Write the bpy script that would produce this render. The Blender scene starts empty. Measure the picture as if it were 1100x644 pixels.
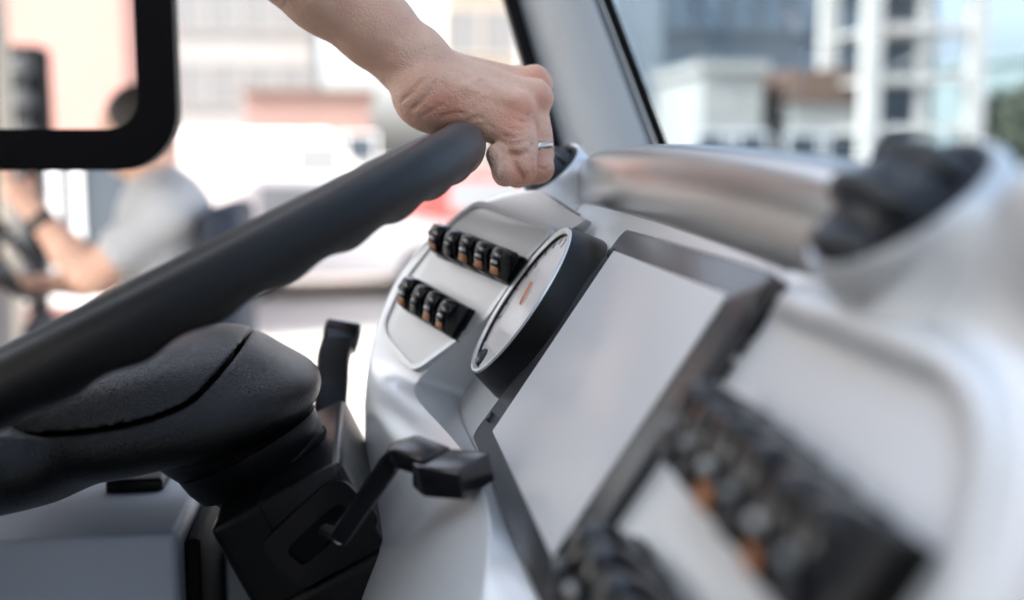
import bpy, bmesh, math, random
import numpy as np
from mathutils import Vector, Matrix
random.seed(7)
R_ = math.radians
sc = bpy.context.scene
COL = sc.collection

# ------------------------------------------------------------------ camera, sky, sun, exposure
CAM = np.array([0.0, 0.0, 1.2])
PSI, PIT = R_(7.54), R_(7.37)
FPX, CXP, CYP = 1222.0, 550.0, 322.0            # focal length and centre in photograph pixels
FWD = np.array([math.sin(PSI)*math.cos(PIT), math.cos(PSI)*math.cos(PIT), -math.sin(PIT)])
RGT = np.array([math.cos(PSI), -math.sin(PSI), 0.0])
UPV = np.cross(RGT, FWD)
cam_d = bpy.data.cameras.new('camera'); cam = bpy.data.objects.new('camera', cam_d); COL.objects.link(cam)
cam.matrix_world = Matrix(((RGT[0], UPV[0], -FWD[0], CAM[0]), (RGT[1], UPV[1], -FWD[1], CAM[1]),
                           (RGT[2], UPV[2], -FWD[2], CAM[2]), (0, 0, 0, 1)))
cam_d.sensor_width = 36.0; cam_d.lens = 36.0*FPX/1100.0
cam_d.clip_start = 0.02; cam_d.clip_end = 3000
cam_d.dof.use_dof = True; cam_d.dof.focus_distance = 0.735; cam_d.dof.aperture_fstop = 2.9
sc.camera = cam

SUN_EL, SUN_AZ = R_(46), math.atan2(-0.95, -0.28)   # azimuth measured from +Y towards +X
w = bpy.data.worlds.new('World'); sc.world = w; w.use_nodes = True
wn = w.node_tree.nodes; wl = w.node_tree.links
sky = wn.new('ShaderNodeTexSky'); sky.sky_type = 'NISHITA'; sky.sun_disc = False
sky.sun_elevation = SUN_EL; sky.sun_rotation = SUN_AZ
sky.air_density = 0.8; sky.dust_density = 5.0; sky.ozone_density = 0.9
bg = wn['Background']; bg.inputs['Strength'].default_value = 0.15
hs_ = wn.new('ShaderNodeHueSaturation'); hs_.inputs['Saturation'].default_value = .5      # thin white haze over the whole sky
wl.new(sky.outputs[0], hs_.inputs['Color']); wl.new(hs_.outputs[0], bg.inputs['Color'])
sun_d = bpy.data.lights.new('sun', 'SUN'); sun_d.energy = 2.2; sun_d.angle = R_(0.53); sun_d.color = (1, .95, .87)
sun = bpy.data.objects.new('sun', sun_d); COL.objects.link(sun)
sdir = Vector((math.sin(SUN_AZ)*math.cos(SUN_EL), math.cos(SUN_AZ)*math.cos(SUN_EL), math.sin(SUN_EL)))
sun.rotation_euler = sdir.to_track_quat('Z', 'Y').to_euler(); sun.location = (0, 0, 8)
vs = sc.view_settings; vs.view_transform = 'Standard'; vs.look = 'None'; vs.gamma = 1.0; vs.use_curve_mapping = False
vs.exposure = 2.55
sc.cycles.use_denoising = True; sc.cycles.max_bounces = 8; sc.cycles.transparent_max_bounces = 12
sc.cycles.sample_clamp_indirect = 6.0

# ------------------------------------------------------------------ geometry helpers
def ray(x, y): return FWD*FPX + RGT*(x-CXP) + UPV*(CYP-y)
def at(x, y, d): return CAM + ray(x, y)*d/FPX
def at_y(x, y, Y): r = ray(x, y); return CAM + r*(Y/r[1])
def onplane(x, y, O, n): r = ray(x, y); return CAM + r*(((O-CAM)@n)/(r@n))
# dashboard frame: s up the panel, y to the left of the bus, h proud of the panel
DV = np.array([.5662, 0, .8243]); DN = np.array([-.8243, 0, .5662]); DO = np.array([.15856, 0, 1.13691])
YA = np.array([0, 1.0, 0])
def D(s, y, h=0.0): return DO + DV*s + DN*h + YA*y
def on_dash(x, y, h=0.0): return onplane(x, y, DO+DN*h, DN)
def dash_c(x, y, h=0.0): P = on_dash(x, y, h); return (P-DO)@DV, P[1]
# left wing of the dashboard, folded towards the driver
AL = R_(37); WO = DO + YA*.80
WW = math.cos(AL)*YA + math.sin(AL)*DN; WN = math.cos(AL)*DN - math.sin(AL)*YA
def on_wing(x, y, h=0.0): return onplane(x, y, WO+WN*h, WN)
def wing_c(x, y, h=0.0): q = on_wing(x, y, h)-WO; return q@DV, q@WW
def Wg(s, w_, h=0.0): return WO + DV*s + WW*w_ + WN*h
# steering wheel frame: a forward along the wheel, b to the left, n along the column towards the driver
TAU = R_(26.4); WC = np.array([-.130, .78, 1.107])
WA = np.array([math.cos(TAU), 0, math.sin(TAU)]); WNN = np.array([-math.sin(TAU), 0, math.cos(TAU)])
def S(a, b, n): return WC + WA*a + YA*b + WNN*n

def link(name, me, mat=None, parent=None, smooth=None):
    o = bpy.data.objects.new(name, me); COL.objects.link(o)
    if mat is not None and not me.materials: me.materials.append(mat)
    if parent is not None: o.parent = parent
    if smooth is not None:
        me.polygons.foreach_set('use_smooth', [True]*len(me.polygons))
        if smooth < 179:
            b = bmesh.new(); b.from_mesh(me); lim = R_(smooth)
            for e in b.edges:
                if len(e.link_faces) == 2 and e.calc_face_angle(0) > lim: e.smooth = False
            b.to_mesh(me); b.free()
    return o
def tag(o, label=None, cat=None, group=None, kind=None):
    if label: o['label'] = label
    if cat: o['category'] = cat
    if group: o['group'] = group
    if kind: o['kind'] = kind
    return o
def empty(name, label, cat, loc=(0, 0, 0), group=None):
    o = bpy.data.objects.new(name, None); COL.objects.link(o); o.location = loc; o.empty_display_size = .05
    return tag(o, label, cat, group)
def child(name, me, mat, parent, smooth=35, label=None):
    """mesh given in world coordinates, parented to an Empty that is only translated"""
    o = link(name, me, mat, parent, smooth)
    if parent is not None:
        root = parent; off = Vector((0, 0, 0))
        while root is not None: off += Vector(root.location); root = root.parent
        o.location = -off
    if label: o['label'] = label
    return o
def mesh(verts, faces, name='m'):
    me = bpy.data.meshes.new(name); me.from_pydata([tuple(map(float, v)) for v in verts], [], faces); me.update(); return me
def bm_mesh(bm, name='m'):
    bmesh.ops.recalc_face_normals(bm, faces=bm.faces[:])
    me = bpy.data.meshes.new(name); bm.to_mesh(me); bm.free(); return me
def join(*ms):
    vs_, fs = [], []
    for m in ms:
        k = len(vs_); vs_ += [tuple(v.co) for v in m.vertices]; fs += [[i+k for i in p.vertices] for p in m.polygons]
    return mesh(vs_, fs)
def hexa(p, bev=0.0, seg=3):
    """solid from 8 corners: bottom ring 0..3, top ring 4..7"""
    bm = bmesh.new(); v = [bm.verts.new(tuple(map(float, q))) for q in p]
    for f in ((3, 2, 1, 0), (4, 5, 6, 7), (0, 1, 5, 4), (1, 2, 6, 5), (2, 3, 7, 6), (3, 0, 4, 7)): bm.faces.new([v[i] for i in f])
    if bev: bmesh.ops.bevel(bm, geom=bm.edges[:], offset=bev, segments=seg, profile=.5, affect='EDGES', clamp_overlap=True)
    return bm_mesh(bm)
def box(x0, x1, y0, y1, z0, z1, bev=0.0, seg=3, T=None):
    p = [(x0, y0, z0), (x1, y0, z0), (x1, y1, z0), (x0, y1, z0), (x0, y0, z1), (x1, y0, z1), (x1, y1, z1), (x0, y1, z1)]
    if T: p = [T(*q) for q in p]
    return hexa(p, bev, seg)
def prism(poly, n, t, bev=0.0, seg=3):
    """polygon (3-D points) extruded by t along -n"""
    n = np.array(n, float); bm = bmesh.new()
    top = [bm.verts.new(tuple(map(float, p))) for p in poly]; bot = [bm.verts.new(tuple(map(float, np.array(p)-n*t))) for p in poly]
    k = len(poly); ft = bm.faces.new(top); bm.faces.new(bot[::-1])
    for i in range(k): bm.faces.new((top[i], bot[i], bot[(i+1) % k], top[(i+1) % k]))
    if bev: bmesh.ops.bevel(bm, geom=list(ft.edges), offset=bev, segments=seg, profile=.5, affect='EDGES', clamp_overlap=True)
    return bm_mesh(bm)
def ring_prism(outer, inner, n, t, bev=0.0):
    n = np.array(n, float); bm = bmesh.new(); k = len(outer)
    L = [[bm.verts.new(tuple(map(float, p))) for p in P] for P in (outer, inner, [np.array(q)-n*t for q in outer], [np.array(q)-n*t for q in inner])]
    for i in range(k):
        j = (i+1) % k
        bm.faces.new((L[0][i], L[0][j], L[1][j], L[1][i])); bm.faces.new((L[2][j], L[2][i], L[3][i], L[3][j]))
        bm.faces.new((L[0][j], L[0][i], L[2][i], L[2][j])); bm.faces.new((L[1][i], L[1][j], L[3][j], L[3][i]))
    if bev:
        es = [e for e in bm.edges if len(e.link_faces) == 2 and e.calc_face_angle(0) > 1.0 and any(v in L[0] or v in L[1] for v in e.verts)]
        bmesh.ops.bevel(bm, geom=es, offset=bev, segments=2, profile=.5, affect='EDGES', clamp_overlap=True)
    return bm_mesh(bm)
def rrect(x0, x1, y0, y1, r, k=6):
    out = []
    for cx, cy, a0 in ((x1-r, y1-r, 0), (x0+r, y1-r, 90), (x0+r, y0+r, 180), (x1-r, y0+r, 270)):
        for i in range(k+1): a = R_(a0+90*i/k); out.append((cx+r*math.cos(a), cy+r*math.sin(a)))
    return out
def rounded(poly, r, k=4):
    """round the corners of a 3-D polygon"""
    out = []; m = len(poly)
    for i in range(m):
        p, a, b = (np.array(poly[j % m], float) for j in (i, i-1, i+1))
        da, db = a-p, b-p; la, lb = np.linalg.norm(da), np.linalg.norm(db)
        q = min(r, la*.45, lb*.45); A = p+da/la*q; B = p+db/lb*q
        for j in range(k+1): t = j/k; out.append(A*(1-t)**2+2*p*t*(1-t)+B*t*t)
    return out
def lathe(profile, O, axis, seg=40, cap=True):
    O = np.array(O, float); ax = np.array(axis, float); ax /= np.linalg.norm(ax)
    t = np.cross(ax, (0.3, 1, .2)); t /= np.linalg.norm(t); u = np.cross(ax, t)
    vs_, fs = [], []
    for r, z in profile:
        for i in range(seg):
            a = 2*math.pi*i/seg; vs_.append(O+ax*z+t*r*math.cos(a)+u*r*math.sin(a))
    for k in range(len(profile)-1):
        for i in range(seg):
            j = (i+1) % seg; fs.append([k*seg+i, k*seg+j, (k+1)*seg+j, (k+1)*seg+i])
    if cap: fs.append([i for i in range(seg)][::-1]); fs.append([(len(profile)-1)*seg+i for i in range(seg)])
    me = mesh(vs_, fs); bm = bmesh.new(); bm.from_mesh(me); return bm_mesh(bm)
def tube(pts, rad, seg=10, ell=None):
    pts = [np.array(p, float) for p in pts]; n = len(pts)
    rad = rad if hasattr(rad, '__len__') else [rad]*n
    vs_, fs = [], []; prev = None
    for i, p in enumerate(pts):
        d = pts[min(i+1, n-1)]-pts[max(i-1, 0)]; d /= np.linalg.norm(d)
        if prev is None:
            t = np.cross(d, (.21, .3, .9)); t /= np.linalg.norm(t)
        else:
            t = prev-d*(prev@d); t /= np.linalg.norm(t)
        prev = t; u = np.cross(d, t)
        for k in range(seg): a = 2*math.pi*k/seg; vs_.append(p+(t*math.cos(a)+u*math.sin(a))*rad[i])
    for i in range(n-1):
        for k in range(seg): j = (k+1) % seg; fs.append([i*seg+k, i*seg+j, (i+1)*seg+j, (i+1)*seg+k])
    fs.append(list(range(seg))[::-1]); fs.append([(n-1)*seg+k for k in range(seg)])
    return mesh(vs_, fs)
def subdivided(me, levels, crease=None):
    """Catmull-Clark applied; crease = {(i,j): w}"""
    if crease:
        at_ = me.attributes.new('crease_edge', 'FLOAT', 'EDGE')
        for e in me.edges:
            k = tuple(sorted(e.vertices)); at_.data[e.index].value = crease.get(k, 0.0)
    o = bpy.data.objects.new('tmp', me); COL.objects.link(o)
    m = o.modifiers.new('s', 'SUBSURF'); m.levels = levels; m.render_levels = levels
    dg = bpy.context.evaluated_depsgraph_get(); r = bpy.data.meshes.new_from_object(o.evaluated_get(dg))
    bpy.data.objects.remove(o); r.materials.clear(); return r
def smooth_curve(pts, k=8):
    P = [np.array(p, float) for p in pts]; P = [2*P[0]-P[1]]+P+[2*P[-1]-P[-2]]; out = []
    for i in range(1, len(P)-2):
        for j in range(k):
            t = j/k; a, b, c, d = P[i-1:i+3]
            out.append(.5*(2*b+(c-a)*t+(2*a-5*b+4*c-d)*t*t+(3*b-a-3*c+d)*t**3))
    out.append(P[-2]); return out

# ---- blended volumes (tapered limbs, ellipsoids) turned into one continuous surface
def smin(a, b, k):
    if k <= 0: return np.minimum(a, b)
    h = np.maximum(k-np.abs(a-b), 0)/k
    return np.minimum(a, b)-h*h*k*.25
class Blend:
    def __init__(s, lo, hi, vox):
        s.lo = np.array(lo, float); s.v = vox; s.n = np.ceil((np.array(hi)-s.lo)/vox).astype(int)+1; s.big = 1.0
    def field(s): return np.full(s.n, s.big, np.float32)
    def sub(s, lo, hi, m):
        a = np.clip(np.floor((np.array(lo)-m-s.lo)/s.v).astype(int), 0, s.n); b = np.clip(np.ceil((np.array(hi)+m-s.lo)/s.v).astype(int)+1, 0, s.n)
        if (b <= a).any(): return None, None
        ax = [(s.lo[i]+s.v*np.arange(a[i], b[i])).astype(np.float32) for i in range(3)]
        return (slice(a[0], b[0]), slice(a[1], b[1]), slice(a[2], b[2])), np.meshgrid(*ax, indexing='ij', sparse=True)
    def cap(s, f, p, q, r0, r1, k=0.0, carve=False):
        p = np.array(p, float); q = np.array(q, float); m = max(r0, r1)+k+4*s.v
        sl, g = s.sub(np.minimum(p, q), np.maximum(p, q), m)
        if sl is None: return
        d = q-p; L = d@d+1e-12
        t = np.clip(sum((g[i]-p[i])*d[i] for i in range(3))/L, 0, 1)
        dist = np.sqrt(sum((g[i]-p[i]-t*d[i])**2 for i in range(3)))-(r0+(r1-r0)*t)
        f[sl] = -smin(-f[sl], dist, k) if carve else smin(f[sl], dist, k)
    def ell(s, f, c, ax, r, k=0.0):
        c = np.array(c, float); r = np.array(r, float); A = np.array(ax, float); m = r.max()+k+4*s.v
        sl, g = s.sub(c, c, m)
        if sl is None: return
        l = [sum((g[j]-c[j])*A[i][j] for j in range(3)) for i in range(3)]
        k0 = np.sqrt(sum((l[i]/r[i])**2 for i in range(3))); k1 = np.sqrt(sum((l[i]/r[i]**2)**2 for i in range(3)))+1e-9
        f[sl] = smin(f[sl], (k0*(k0-1)/k1).astype(np.float32), k)
    def mesh(s, f, it=2):
        neg = f < 0; n = f.shape
        cnt = np.zeros((n[0]-1, n[1]-1, n[2]-1), np.int8)
        for dx in (0, 1):
            for dy in (0, 1):
                for dz in (0, 1): cnt += neg[dx:n[0]-1+dx, dy:n[1]-1+dy, dz:n[2]-1+dz]
        act = (cnt > 0) & (cnt < 8); idx = np.full(act.shape, -1, np.int64); ii = np.argwhere(act); idx[act] = np.arange(len(ii))
        acc = np.zeros((len(ii), 3)); c = np.zeros(len(ii))
        corners = [(x, y, z) for x in (0, 1) for y in (0, 1) for z in (0, 1)]
        for A in corners:
            for ax in range(3):
                if A[ax]: continue
                B = list(A); B[ax] = 1
                fa = f[ii[:, 0]+A[0], ii[:, 1]+A[1], ii[:, 2]+A[2]]; fb = f[ii[:, 0]+B[0], ii[:, 1]+B[1], ii[:, 2]+B[2]]
                mk = (fa < 0) != (fb < 0); t = np.where(mk, fa/np.where(mk, fa-fb, 1), 0)
                p = np.tile(np.array(A, float), (len(ii), 1)); p[:, ax] = t
                acc[mk] += p[mk]; c[mk] += 1
        V_ = s.lo+s.v*(ii+acc/np.maximum(c, 1)[:, None]); quads = []
        for ax in range(3):
            o1, o2 = [(1, 2), (2, 0), (0, 1)][ax]
            a0 = [slice(None)]*3; a1 = [slice(None)]*3; a0[ax] = slice(0, -1); a1[ax] = slice(1, None)
            fa, fb = neg[tuple(a0)], neg[tuple(a1)]
            e = np.argwhere(fa != fb)
            ok = (e[:, o1] > 0) & (e[:, o2] > 0) & (e[:, o1] < n[o1]-1) & (e[:, o2] < n[o2]-1); e = e[ok]
            flip = fa[tuple(e.T)]
            def at_(d1, d2):
                q = e.copy(); q[:, o1] += d1; q[:, o2] += d2; return idx[tuple(q.T)]
            q = np.stack([at_(-1, -1), at_(0, -1), at_(0, 0), at_(-1, 0)], 1)
            q[~flip] = q[~flip][:, ::-1]; quads.append(q)
        Q = np.concatenate(quads)
        for _ in range(it):                       # light relaxation
            sm = np.zeros_like(V_); ct = np.zeros(len(V_))
            for i in range(4):
                for j in (Q[:, (i+1) % 4], Q[:, (i-1) % 4]): np.add.at(sm, Q[:, i], V_[j]); np.add.at(ct, Q[:, i], 1)
            V_ = V_*.5+.5*sm/np.maximum(ct, 1)[:, None]
        me = bpy.data.meshes.new('m'); me.vertices.add(len(V_)); me.vertices.foreach_set('co', V_.astype(np.float32).ravel())
        me.loops.add(Q.size); me.loops.foreach_set('vertex_index', Q.astype(np.int32).ravel())
        me.polygons.add(len(Q)); me.polygons.foreach_set('loop_start', np.arange(0, Q.size, 4, dtype=np.int32))
        me.update(calc_edges=True); me.validate(); return me
def bounds(pts, m): a = np.array(pts); return a.min(0)-m, a.max(0)+m

# ------------------------------------------------------------------ materials
def mat(name, col, rough=.5, metal=0.0, coat=0.0, bump=0.0, bscale=400, var=0.0, vscale=8, spec=.5, kind='noise', sss=0.0, detail=4, rvar=0.0):
    m = bpy.data.materials.new(name); m.use_nodes = True; nt = m.node_tree; N_ = nt.nodes; L_ = nt.links
    b = N_['Principled BSDF']; b.inputs['Base Color'].default_value = (*col, 1); b.inputs['Roughness'].default_value = rough
    b.inputs['Metallic'].default_value = metal; b.inputs['Coat Weight'].default_value = coat; b.inputs['Specular IOR Level'].default_value = spec
    b.inputs['Coat Roughness'].default_value = .08
    tc = N_.new('ShaderNodeTexCoord')
    if var or rvar:
        n = N_.new('ShaderNodeTexNoise'); n.inputs['Scale'].default_value = vscale; n.inputs['Detail'].default_value = 6
        L_.new(tc.outputs['Object'], n.inputs['Vector'])
        if var:
            r = N_.new('ShaderNodeMapRange'); r.inputs['From Min'].default_value = .3; r.inputs['From Max'].default_value = .7
            r.inputs['To Min'].default_value = 1-var; r.inputs['To Max'].default_value = 1+var
            L_.new(n.outputs['Fac'], r.inputs['Value'])
            x = N_.new('ShaderNodeVectorMath'); x.operation = 'SCALE'; x.inputs[0].default_value = col
            L_.new(r.outputs[0], x.inputs['Scale']); L_.new(x.outputs[0], b.inputs['Base Color'])
        if rvar:
            r2 = N_.new('ShaderNodeMapRange'); r2.inputs['From Min'].default_value = .3; r2.inputs['From Max'].default_value = .7
            r2.inputs['To Min'].default_value = rough-rvar; r2.inputs['To Max'].default_value = rough+rvar
            L_.new(n.outputs['Fac'], r2.inputs['Value']); L_.new(r2.outputs[0], b.inputs['Roughness'])
    if bump:
        if kind == 'leather':
            t = N_.new('ShaderNodeTexVoronoi'); t.feature = 'DISTANCE_TO_EDGE'; t.inputs['Scale'].default_value = bscale
            wv = N_.new('ShaderNodeTexNoise'); wv.inputs['Scale'].default_value = bscale*.6
            ad = N_.new('ShaderNodeMixRGB'); ad.blend_type = 'LINEAR_LIGHT'; ad.inputs['Fac'].default_value = .006
            L_.new(tc.outputs['Object'], wv.inputs['Vector']); L_.new(tc.outputs['Object'], ad.inputs[1]); L_.new(wv.outputs['Color'], ad.inputs[2])
            L_.new(ad.outputs[0], t.inputs['Vector'])
            cl = N_.new('ShaderNodeMapRange'); cl.inputs['From Max'].default_value = .28
            L_.new(t.outputs['Distance'], cl.inputs['Value']); src = cl.outputs[0]
        else:
            t = N_.new('ShaderNodeTexNoise'); t.inputs['Scale'].default_value = bscale; t.inputs['Detail'].default_value = detail
            L_.new(tc.outputs['Object'], t.inputs['Vector']); src = t.outputs['Fac']
        bp = N_.new('ShaderNodeBump'); bp.inputs['Strength'].default_value = bump; bp.inputs['Distance'].default_value = .0011
        L_.new(src, bp.inputs['Height']); L_.new(bp.outputs[0], b.inputs['Normal'])
    if sss:
        b.inputs['Subsurface Weight'].default_value = sss; b.inputs['Subsurface Radius'].default_value = (1, .35, .18); b.inputs['Subsurface Scale'].default_value = .006
    return m
def emit(name, col, s):
    m = bpy.data.materials.new(name); m.use_nodes = True; b = m.node_tree.nodes['Principled BSDF']
    b.inputs['Base Color'].default_value = (*col, 1); b.inputs['Emission Color'].default_value = (*col, 1); b.inputs['Emission Strength'].default_value = s; return m
def glass(name, tint, refl=.08):
    m = bpy.data.materials.new(name); m.use_nodes = True; nt = m.node_tree; nt.nodes.clear()
    o = nt.nodes.new('ShaderNodeOutputMaterial'); mx = nt.nodes.new('ShaderNodeMixShader'); t = nt.nodes.new('ShaderNodeBsdfTransparent')
    g = nt.nodes.new('ShaderNodeBsdfGlossy'); g.inputs['Roughness'].default_value = .02; f = nt.nodes.new('ShaderNodeLayerWeight'); f.inputs['Blend'].default_value = .5
    pw = nt.nodes.new('ShaderNodeMath'); pw.operation = 'POWER'; pw.inputs[1].default_value = 5.0; ad = nt.nodes.new('ShaderNodeMath'); ad.operation = 'MULTIPLY_ADD'; ad.inputs[1].default_value = .45; ad.inputs[2].default_value = refl*.5
    t.inputs['Color'].default_value = (*tint, 1)
    nt.links.new(f.outputs['Facing'], pw.inputs[0]); nt.links.new(pw.outputs[0], ad.inputs[0]); nt.links.new(ad.outputs[0], mx.inputs[0])
    nt.links.new(t.outputs[0], mx.inputs[1]); nt.links.new(g.outputs[0], mx.inputs[2]); nt.links.new(mx.outputs[0], o.inputs[0])
    return m
M = dict(
    silver=mat('silver_paint', (.73, .74, .745), .33, .5, coat=.12),
    plate=mat('silver_plate', (.66, .66, .655), .42, .45),
    hood=mat('satin_metal', (.52, .515, .51), .29, .92),
    pillar=mat('pillar_trim', (.46, .48, .49), .55, 0, bump=.08, bscale=900, var=.03),
    rubber=mat('rim_rubber', (.004, .004, .0042), .31, 0, bump=.5, bscale=1500, rvar=.03, vscale=30, spec=.30),
    leather=mat('grained_vinyl', (.005, .005, .0052), .33, 0, bump=.30, bscale=380, kind='leather', spec=.34),
    plastic=mat('black_plastic', (.0045, .0045, .0047), .36, 0, rvar=.05, vscale=18, spec=.28),
    lever=mat('lever_plastic', (.007, .007, .0075), .24, 0, spec=.75), gloss=mat('black_gloss', (.005, .005, .0055), .2, 0, spec=.5),
    bezel=mat('grey_bezel', (.045, .045, .047), .25, .0),
    screen=mat('display_panel', (.60, .59, .595), .45, 0, coat=.15, rvar=.10, var=.02, vscale=6),
    dial=mat('dial_face', (.80, .77, .75), .4, 0, coat=.5),
    orange=mat('orange_icon', (.42, .17, .07), .4), needle=mat('needle_orange', (.72, .30, .16), .4),
    white=mat('white_lens', (.50, .50, .48), .25, 0, coat=.5),
    dull=mat('unlit_lens', (.22, .24, .24), .25, 0, coat=.5), screw=mat('dark_screw', (.05, .05, .055), .3, .8), steel=mat('steel', (.6, .6, .6), .25, 1.0),
    ring=mat('ring_metal', (.62, .55, .47), .22, 1.0), vent=mat('vent_black', (.006, .008, .012), .42, bump=.1, bscale=900),
    console=mat('console_grey', (.46, .50, .55), .5, 0, bump=.05, bscale=900, var=.03),
    seal=mat('black_seal', (.004, .004, .0045), .6, spec=.12), cab=mat('cab_grey', (.30, .31, .32), .6, var=.04),
    wscreen=glass('windscreen_glass', (.40, .48, .55), .06), sglass=glass('window_glass', (.93, .95, .95), .06),
    roof=mat('roof_lining', (.42, .42, .41), .8, var=.03), floor=mat('floor_vinyl', (.10, .10, .105), .7, var=.1, vscale=3),
    fabric=mat('seat_fabric', (.045, .055, .08), .9, bump=.5, bscale=700), blue=mat('seat_blue', (.018, .026, .042), .85, bump=.4, bscale=400),
    tee=mat('white_shirt', (.42, .425, .43), .9, bump=.3, bscale=500, var=.05), shirt=mat('navy_shirt', (.05, .07, .12), .9, bump=.3, bscale=500),
    denim=mat('trousers', (.05, .06, .09), .9, bump=.3, bscale=600), shorts=mat('shorts', (.10, .11, .14), .9),
    hair=mat('dark_hair', (.03, .02, .015), .6, bump=.8, bscale=300), watch=mat('watch_black', (.02, .02, .02), .3),
    tyre=mat('tyre', (.02, .02, .02), .85), asphalt=mat('pale_concrete', (.30, .285, .265), .85, bump=.3, bscale=40, var=.28, vscale=.35),
)
def skin_mat():
    m = mat('skin', (.58, .36, .26), .48, 0, bump=.6, bscale=650, sss=.12, spec=.4)
    nt = m.node_tree; b = nt.nodes['Principled BSDF']
    tc = nt.nodes.new('ShaderNodeTexCoord'); n = nt.nodes.new('ShaderNodeTexNoise'); n.inputs['Scale'].default_value = 42; n.inputs['Detail'].default_value = 5
    nt.links.new(tc.outputs['Object'], n.inputs['Vector'])
    a = nt.nodes.new('ShaderNodeAttribute'); a.attribute_name = 'flush'
    ad = nt.nodes.new('ShaderNodeMath'); ad.operation = 'MULTIPLY_ADD'; ad.inputs[1].default_value = .75
    r = nt.nodes.new('ShaderNodeMapRange'); r.inputs['From Min'].default_value = .35; r.inputs['From Max'].default_value = .7; r.inputs['To Max'].default_value = .5
    nt.links.new(n.outputs['Fac'], r.inputs['Value']); nt.links.new(a.outputs['Fac'], ad.inputs[0]); nt.links.new(r.outputs[0], ad.inputs[2])
    mx = nt.nodes.new('ShaderNodeMixRGB'); mx.inputs[1].default_value = (.72, .455, .33, 1); mx.inputs[2].default_value = (.66, .30, .20, 1)
    nt.links.new(ad.outputs[0], mx.inputs[0]); nt.links.new(mx.outputs[0], b.inputs['Base Color'])
    vo = nt.nodes.new('ShaderNodeTexVoronoi'); vo.feature = 'DISTANCE_TO_EDGE'; vo.inputs['Scale'].default_value = 420
    n2 = nt.nodes.new('ShaderNodeTexNoise'); n2.inputs['Scale'].default_value = 130; n2.inputs['Detail'].default_value = 3; n2.inputs['Distortion'].default_value = 1.2
    for t_ in (vo, n2): nt.links.new(tc.outputs['Object'], t_.inputs['Vector'])
    old = [l.from_node for l in nt.links if l.to_node == b and l.to_socket.name == 'Normal'][0]
    b1_ = nt.nodes.new('ShaderNodeBump'); b1_.inputs['Strength'].default_value = .55; b1_.inputs['Distance'].default_value = .0012
    b2_ = nt.nodes.new('ShaderNodeBump'); b2_.inputs['Strength'].default_value = .32; b2_.inputs['Distance'].default_value = .0022
    nt.links.new(vo.outputs['Distance'], b1_.inputs['Height']); nt.links.new(n2.outputs['Fac'], b2_.inputs['Height'])
    nt.links.new(b2_.outputs[0], b1_.inputs['Normal']); nt.links.new(b1_.outputs[0], old.inputs['Normal'])
    return m
M['skin'] = skin_mat()

# ================================================================== SETTING
GZ = -0.6
g = link('ground', mesh([(-400, -400, GZ), (400, -400, GZ), (400, 400, GZ), (-400, 400, GZ)], [[0, 1, 2, 3]]), M['asphalt']); tag(g, kind='structure')

# ------------------------------------------------------------------ bus cab
bus = empty('bus_cab', 'driver cab of the bus around the camera, grey pillar between side window and tinted windscreen', 'bus', (0, .6, GZ))
child('floor_panel', box(-2.3, .75, -1.1, 1.16, .16, .22), M['floor'], bus)
child('roof_panel', box(-2.4, -.30, -2.1, 1.16, 1.96, 2.02, .01), M['roof'], bus)
child('side_panel', box(-2.3, .62, 1.08, 1.14, -.3, .78, .01), M['cab'], bus)
child('front_panel', box(.52, .60, -1.1, 1.07, -.3, 1.08, .02), M['cab'], bus)
def pil(xy, Y): return [at_y(x, y, Y) for x, y in xy]
LE = [(625, 255), (600, 170), (572, 75), (550, 0), (348, -685)]
RE = [(745, 236), (718, 165), (655, 0), (393, -685)]
def edge_tube(e, Y, wd, name, off=0):
    P = pil(e, Y); vs_, fs = [], []
    for p in P:
        for dx, dy in ((-wd, 0), (wd, 0), (wd, .02), (-wd, .02)): vs_.append(p+np.array([dx, dy+off, 0]))
    for i in range(len(P)-1):
        for k in range(4): j = (k+1) % 4; fs.append([i*4+k, i*4+j, i*4+4+j, i*4+4+k])
    return child(name, mesh(vs_, fs), M['seal'], bus)
front = pil(LE, 1.10); front2 = pil(RE, 1.04)
LEs = [(625, 255), (590, 132), (550, 0), (348, -685)]
sec = []
for l, r in zip(LEs, RE):
    a, b = at_y(*l, 1.10), at_y(*r, 1.05); c = b-a
    row = []
    for t, off in ((0, .03), (0, .006), (.06, 0), (.3, -.010), (.6, -.012), (.82, -.004), (.94, .012), (1, .03), (1.0, .06)):
        p = a+c*t; p = p+YA*off; row.append(p)
    sec.append(row)
vs_ = [p for r in sec for p in r]; k = len(sec[0]); fs = []
for i in range(len(sec)-1):
    for j in range(k-1): fs.append([i*k+j, i*k+j+1, (i+1)*k+j+1, (i+1)*k+j])
    fs.append([i*k+k-1, i*k, (i+1)*k, (i+1)*k+k-1])
child('pillar', mesh(vs_, fs), M['pillar'], bus, 40)
edge_tube(LE, 1.09, .006, 'window_seal'); edge_tube(RE, 1.05, .0025, 'windscreen_seal')
b0, b1 = at_y(760, 275, 1.055), at_y(393, -685, 1.055)
def ws(Y, p): return np.array([p[0]+.004, Y, p[2]])
nrm = np.cross(b1-b0, YA); nrm /= np.linalg.norm(nrm)
child('windscreen', mesh([ws(-1.1, b0), ws(1.075, b0), ws(1.075, b1), ws(-1.1, b1)], [[0, 1, 2, 3]]), M['wscreen'], bus)
child('added_sky_glazing', mesh([ws(-1.1, b1), ws(1.075, b1), (-.31, 1.075, 1.98), (-.31, -1.1, 1.98)], [[0, 1, 2, 3]]), M['wscreen'], bus)  # unseen glass added over the cab so sky light falls on hand and dash
child('added_side_partition', box(-2.3, .05, -.80, -.76, .22, 1.955, .005), M['cab'], bus)  # unseen wall added to cut the light from the camera side
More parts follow.
